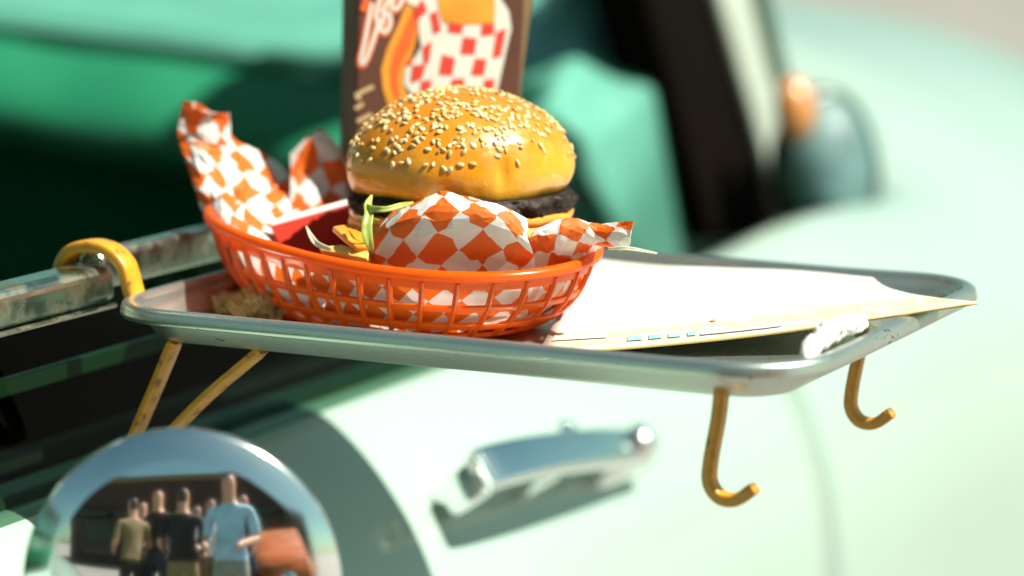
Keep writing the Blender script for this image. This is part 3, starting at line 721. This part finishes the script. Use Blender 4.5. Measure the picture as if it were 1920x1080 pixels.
stroke('lettering_outline', [(345,90),(370,20),(395,-60)], 50, M['pdeep'], .0007)
for q in ([(285,775),(350,740),(435,700)], [(285,880),(320,860),(350,838)], [(300,985),(360,955),(420,925)], [(290,800),(310,790),(330,780)]): stroke('small_print', q, 34, M['ptan'], .0006)
adopt(carton)

# ================================================================== MENU BOARD, NAPKINS
def arc_card():
    # board lying in the tray, its right corner riding over the rim
    A0 = Vector((.055, -.082, -.0148)); B0 = Vector((.2345, .026, .0072)); C0 = Vector((.143, .1335, -.0035)); D0 = Vector((-.02, .1335, -.0045))
    R = [A0, A0.lerp(B0, .25)+Vector((0,0,-.0022)), A0.lerp(B0, .5)+Vector((0,0,-.003)), A0.lerp(B0, .75)+Vector((0,0,-.0018)), B0]
    Tt = [D0, D0.lerp(C0, .25)+Vector((0,0,-.001)), D0.lerp(C0, .5), D0.lerp(C0, .75)+Vector((0,0,.001)), C0]
    V = []; n, k = 30, 20
    for i in range(n):
        a, b = crom(R, i/(n-1)), crom(Tt, i/(n-1))
        for j in range(k):
            v = j/(k-1); p = a.lerp(b, v)
            if i > 0: p += (Vector((-.010, -.004, -.0015)))*math.sin(math.pi*v)*(i/(n-1))**3
            V.append(p)
    return V, grid_faces(n, k)
V, f = arc_card(); cc = Vector((.12, .05, -.008))
menu = tag(obj('menu_board', [v-cc for v in V], f, None, mats=[M['card'], M['cardedge']]), 'pale printed menu board lying on the tray with one corner over the rim', 'menu board'); menu.location = cc
s = menu.modifiers.new('solid', 'SOLIDIFY'); s.thickness = .0013; s.offset = -1; s.material_offset_rim = 1
def on_card(u, v):     # patch of print just above the board
    n, k = 30, 20; i, j = int(u*(n-1)), int(v*(k-1)); fu, fv = u*(n-1)-i, v*(k-1)-j
    i2, j2 = min(i+1, n-1), min(j+1, k-1)
    return (V[i*k+j]*(1-fu)*(1-fv)+V[i2*k+j]*fu*(1-fv)+V[i2*k+j2]*fu*fv+V[i*k+j2]*(1-fu)*fv)-cc+Vector((0, 0, .0006))
def patch(u0, u1, v0, v1, m, nm='printed_block'):
    f_ = [on_card(u0+(u1-u0)*a/4, v0) for a in range(5)]+[on_card(u1-(u1-u0)*a/4, v1) for a in range(5)]
    return fix_normals(obj(nm, f_, [tuple(range(10))], m, menu, smooth=False))
for a, b in ((.20,.235),(.25,.28),(.295,.325),(.34,.36)): patch(a, b, .05, .10, M['pteal'])
patch(.37, .56, .045, .075, M['pblue']); patch(.02, .15, .10, .17, M['pwhite']); patch(.40,.415,.20,.225,M['ptan'])

tw = empty('twisted_napkin', (.205, -.075, .002), 'twisted white paper napkin tucked against the right rim of the tray', 'napkin')
n0, n1 = Vector((.199, -.109, .0002)), Vector((.2035, -.043, .0052))
for s_ in range(4):
    V_ = []
    for i in range(60):
        u = i/59; a = u*6+s_*math.pi/2+1.5*noise.noise(Vector((u*5, s_*3, 0))); c = n0.lerp(n1, u)+Vector((-.004*math.sin(u*3.1), 0, .003*math.sin(u*3.1))); e = (math.sin(math.pi*min(1, max(0, u*1.0)))**.4)
        d = (n1-n0).normalized(); s1 = d.cross(Vector((0, 0, 1))).normalized(); s2 = s1.cross(d)
        c = c+(s1*math.cos(a)+s2*math.sin(a))*.0026*e
        for q in range(8):
            b = 2*math.pi*q/8; r = .0026*(.35+.65*e)*(1+.75*noise.noise(c*420+Vector((s_, q*.3, 0))))
            V_.append(c+(s1*math.cos(b)+s2*math.sin(b))*r)
    obj('strand', V_, grid_faces(60, 8, False, True)+[tuple(range(8)), tuple(472+q for q in range(8))], M['napkin'], tw)
adopt(tw)
cn = sheet('crumpled_wrapper', [A((398,588,1.445),(440,592,1.43),(490,598,1.42),(530,600,1.42)), A((410,572,1.45),(440,566,1.44),(485,562,1.43),(530,580,1.43)), A((420,566,1.46),(450,556,1.455),(490,552,1.45),(535,566,1.45))], M['napkin'], None, 40, 30, .01, 0, .004, 90)
tag(cn, 'crumpled greasy paper scrap lying in the left end of the tray', 'paper scrap')
cn.data.materials[0] = mat('greasy_paper', (.46, .26, .09), .5, var=.5, vscale=60, trans=.2)

# ================================================================== STREET BEHIND THE CAMERA (seen in the mirror)
SK = mat('skin', (.45, .24, .15), .5); HAIR = mat('dark_hair', (.03, .018, .01), .6); SHOE = mat('dark_shoes', (.03, .028, .025), .6)
def cloth(n, c): return mat(n, c, .85, var=.2, vscale=12)
def person(x, y, face, top, bottom, label, arm=0.0, hgt=1.74, group=None):
    k = hgt/1.75; st = random.uniform(-.06, .06)
    J = {0:(0,0,.96,.13,.10), 1:(0,0,1.14,.125,.09), 2:(0,.0,1.32,.15,.10), 3:(0,0,1.46,.055,.055), 4:(0,-.015,1.56,.062,.07), 5:(0,-.02,1.66,.075,.09), 6:(0,-.01,1.74,.05,.06),
         7:(.18,0,1.41,.06,.06), 8:(.235,.0+.02,1.14,.042,.042), 9:(.25-arm*.12,-.06-.22*arm,.92+.2*arm,.03,.03), 10:(.25-arm*.16,-.09-.27*arm,.83+.27*arm,.03,.022),
         11:(-.18,0,1.41,.06,.06), 12:(-.235,.02,1.14,.042,.042), 13:(-.25+arm*.1,-.06-.24*arm,.92+.2*arm,.03,.03), 14:(-.25+arm*.13,-.09-.28*arm,.83+.27*arm,.03,.022),
         15:(.095,0,.90,.09,.09), 16:(.105,-.02+st,.50,.058,.06), 17:(.11,.02+st*1.5,.10,.042,.045), 18:(.12,-.13+st*1.5,.035,.04,.03),
         19:(-.095,0,.90,.09,.09), 20:(-.105,-.02-st,.50,.058,.06), 21:(-.11,.02-st*1.5,.10,.042,.045), 22:(-.12,-.13-st*1.5,.035,.04,.03)}
    E_ = [(0,1),(1,2),(2,3),(3,4),(4,5),(5,6),(2,7),(7,8),(8,9),(9,10),(2,11),(11,12),(12,13),(13,14),(0,15),(15,16),(16,17),(17,18),(0,19),(19,20),(20,21),(21,22)]
    me = bpy.data.meshes.new('person'); me.from_pydata([Vector(J[i][:3])*k for i in range(23)], E_, [])
    o = bpy.data.objects.new('tmp', me); col.objects.link(o)
    o.modifiers.new('s', 'SKIN'); o.modifiers.new('b', 'SUBSURF').levels = 3
    sv = me.skin_vertices[0].data
    for i in range(23): sv[i].radius = (J[i][3]*k, J[i][4]*k); sv[i].use_root = i == 0
    dg = bpy.context.evaluated_depsgraph_get(); nm = bpy.data.meshes.new_from_object(o.evaluated_get(dg))
    bpy.data.objects.remove(o)
    for m_ in (top, bottom, SK, HAIR, SHOE): nm.materials.append(m_)
    for p in nm.polygons:
        c = p.center/k
        if c.z < .085: i = 4
        elif c.z < .97 and abs(c.x) < .215 and not (arm and c.y < -.13): i = 1
        elif c.z > 1.70 or (c.z > 1.58 and c.y > .02): i = 3
        elif c.z > 1.455: i = 2
        elif (abs(c.x) > .205 and c.z < 1.2) or c.y < -.13: i = 2
        else: i = 0
        p.material_index = i; p.use_smooth = True
    q = bpy.data.objects.new('person', nm); col.objects.link(q); q.location = (x, y, GZ); q.rotation_euler.z = face
    return tag(q, label, 'person', group)
MX = Vector((mc.x, mc.y, 0)); dC = Vector((toC.x, toC.y, 0)).normalized(); dL = Vector((-dC.y, dC.x, 0))   # dL: to the right in the mirror's picture
def spot(dist, lat): p = MX+dC*dist+dL*lat; return p.x, p.y
blue, black, khaki, grey, white, jean, olive = [cloth(*c) for c in (('blue_shirt', (.30, .50, .66)), ('black_shirt', (.012, .013, .012)), ('khaki_cloth', (.20, .15, .07)), ('grey_cloth', (.22, .23, .2)), ('white_cloth', (.75, .78, .78)), ('dark_jeans', (.03, .045, .06)), ('olive_cloth', (.07, .09, .05)))]
fa = math.atan2(dC.y, dC.x)-math.pi/2
for d_, l_, fc, tp, bt, ar, lb in ((1.85, .10, .3, blue, grey, .9, 'person in a pale blue shirt and grey trousers with bent arms'), (2.1, -.36, math.pi, black, khaki, .6, 'person in a black shirt and khaki trousers turned away'),
        (2.6, -.76, .4, black, jean, 0, 'person in black shirt and dark jeans standing in the street'), (2.8, -.12, -.5, white, khaki, .5, 'person in a white shirt and khaki trousers holding hands up'),
        (2.9, .34, .8, olive, jean, .3, 'person in an olive shirt and dark jeans near the orange car'), (3.5, -.55, 0, white, jean, .2, 'person in a white shirt and dark jeans farther down the street'),
        (3.8, .20, 2.0, grey, black, .4, 'person in grey top and black trousers farther down the street'), (3.9, -1.05, 1.2, olive, khaki, 0, 'person in an olive top and khaki trousers at the crowd edge'),
        (4.4, -.25, .3, blue, jean, .3, 'person in a blue top and dark jeans deep in the crowd'), (4.6, .62, 2.6, black, grey, .2, 'person in a black top and grey trousers behind the orange car'),
        (2.35, -1.0, 2.4, khaki, black, .7, 'person in a khaki jacket and black trousers with both arms raised'), (3.1, -1.15, .2, blue, khaki, .3, 'person in a blue top and khaki trousers by the shop windows'),
        (3.2, -.32, 1.0, olive, black, .8, 'person in an olive top and black trousers between two others'), (3.4, .08, 3.0, white, grey, .1, 'person in white top and grey trousers seen from behind')):
    person(*spot(d_, l_), fa+fc, tp, bt, lb, ar, random.uniform(1.66, 1.82))
oc = empty('orange_car', (*spot(2.6, .75), GZ), 'rust orange vintage car with round headlamp parked across the street', 'car')
OP = mat('orange_paint', (.42, .10, .015), .35, coat=.6, var=.2, vscale=4)
def oloc(a, b, z): return Vector((oc.location.x, oc.location.y, GZ))+dL*a-dC*b+Vector((0, 0, z))
V_ = []
for i in range(14):
    u = i/13; b = .5-3.6*u; top = .92+.06*math.sin(u*3.1)+(.42*max(0, math.sin((u-.35)/.55*math.pi)) if .35 < u < .9 else 0); wd = .78-.12*(1-min(1, u*5))
    for q in range(20):
        a = 2*math.pi*q/20; ca, sa = math.cos(a), math.sin(a)
        V_.append(oloc(.5+wd*math.copysign(abs(ca)**.5, ca), b, .25+(top-.25)*(.5+.5*math.copysign(abs(sa)**.6, sa))))
obj('body', V_, grid_faces(14, 20, False, True)+[tuple(range(20)), tuple(260+q for q in range(20))], OP, oc)
for a_ in (-.05, 1.05):
    lathe('headlamp', [(0,.03),(.06,.025),(.085,.01),(.10,.0),(.105,-.05),(.08,-.1),(0,-.1)], M['chrome'], oc, 28, oloc(a_, .5, .68), -dC)
    for b_ in (-.15, -2.4): lathe('wheel', [(0,.05),(.17,.06),(.19,.10),(.30,.10),(.33,.06),(.33,-.06),(.30,-.1),(0,-.1)], M['rubber'], oc, 32, oloc(-.25 if a_ < 0 else 1.25, b_, .33), -dL if a_ < 0 else dL)
bar('bumper', [oloc(-.3,.56,.42), oloc(.0,.62,.42), oloc(.5,.64,.42), oloc(1.0,.62,.42), oloc(1.3,.56,.42)], (0,0,1), .11, .05, M['chrome'], oc, 24)
adopt(oc)
bd = empty('shop_building', (*spot(11, 0), GZ), 'dark brick shop building across the street', 'building')
BRK = mat('dark_brick', (.06, .035, .025), .85, var=.4, vscale=3); DG = mat('dark_glass', (.01, .012, .012), .08)
def bl(a, b, z): return Vector((bd.location.x, bd.location.y, GZ))+dL*a+dC*b+Vector((0, 0, z))
def blk(name, a0, a1, b0, b1, z0, z1, m, par=bd):
    P = [bl(a, b, z) for z in (z0, z1) for a, b in ((a0,b0),(a1,b0),(a1,b1),(a0,b1))]
    return fix_normals(obj(name, P, [(0,3,2,1),(4,5,6,7),(0,1,5,4),(1,2,6,5),(2,3,7,6),(3,0,4,7)], m, par, smooth=False))
blk('wall', -9, 9, 0, 6, 0, 4.6, BRK); blk('cornice', -9.2, 9.2, -.25, 6, 4.6, 4.9, M['kraft'])
for i in range(6):
    a = -8+i*2.8; w_ = blk('window', a, a+2.0, -.04, .0, .6, 2.6, DG); blk('awning', a-.2, a+2.2, -.9, -.02, 2.7, 2.85, M['trimdark'])
adopt(bd)
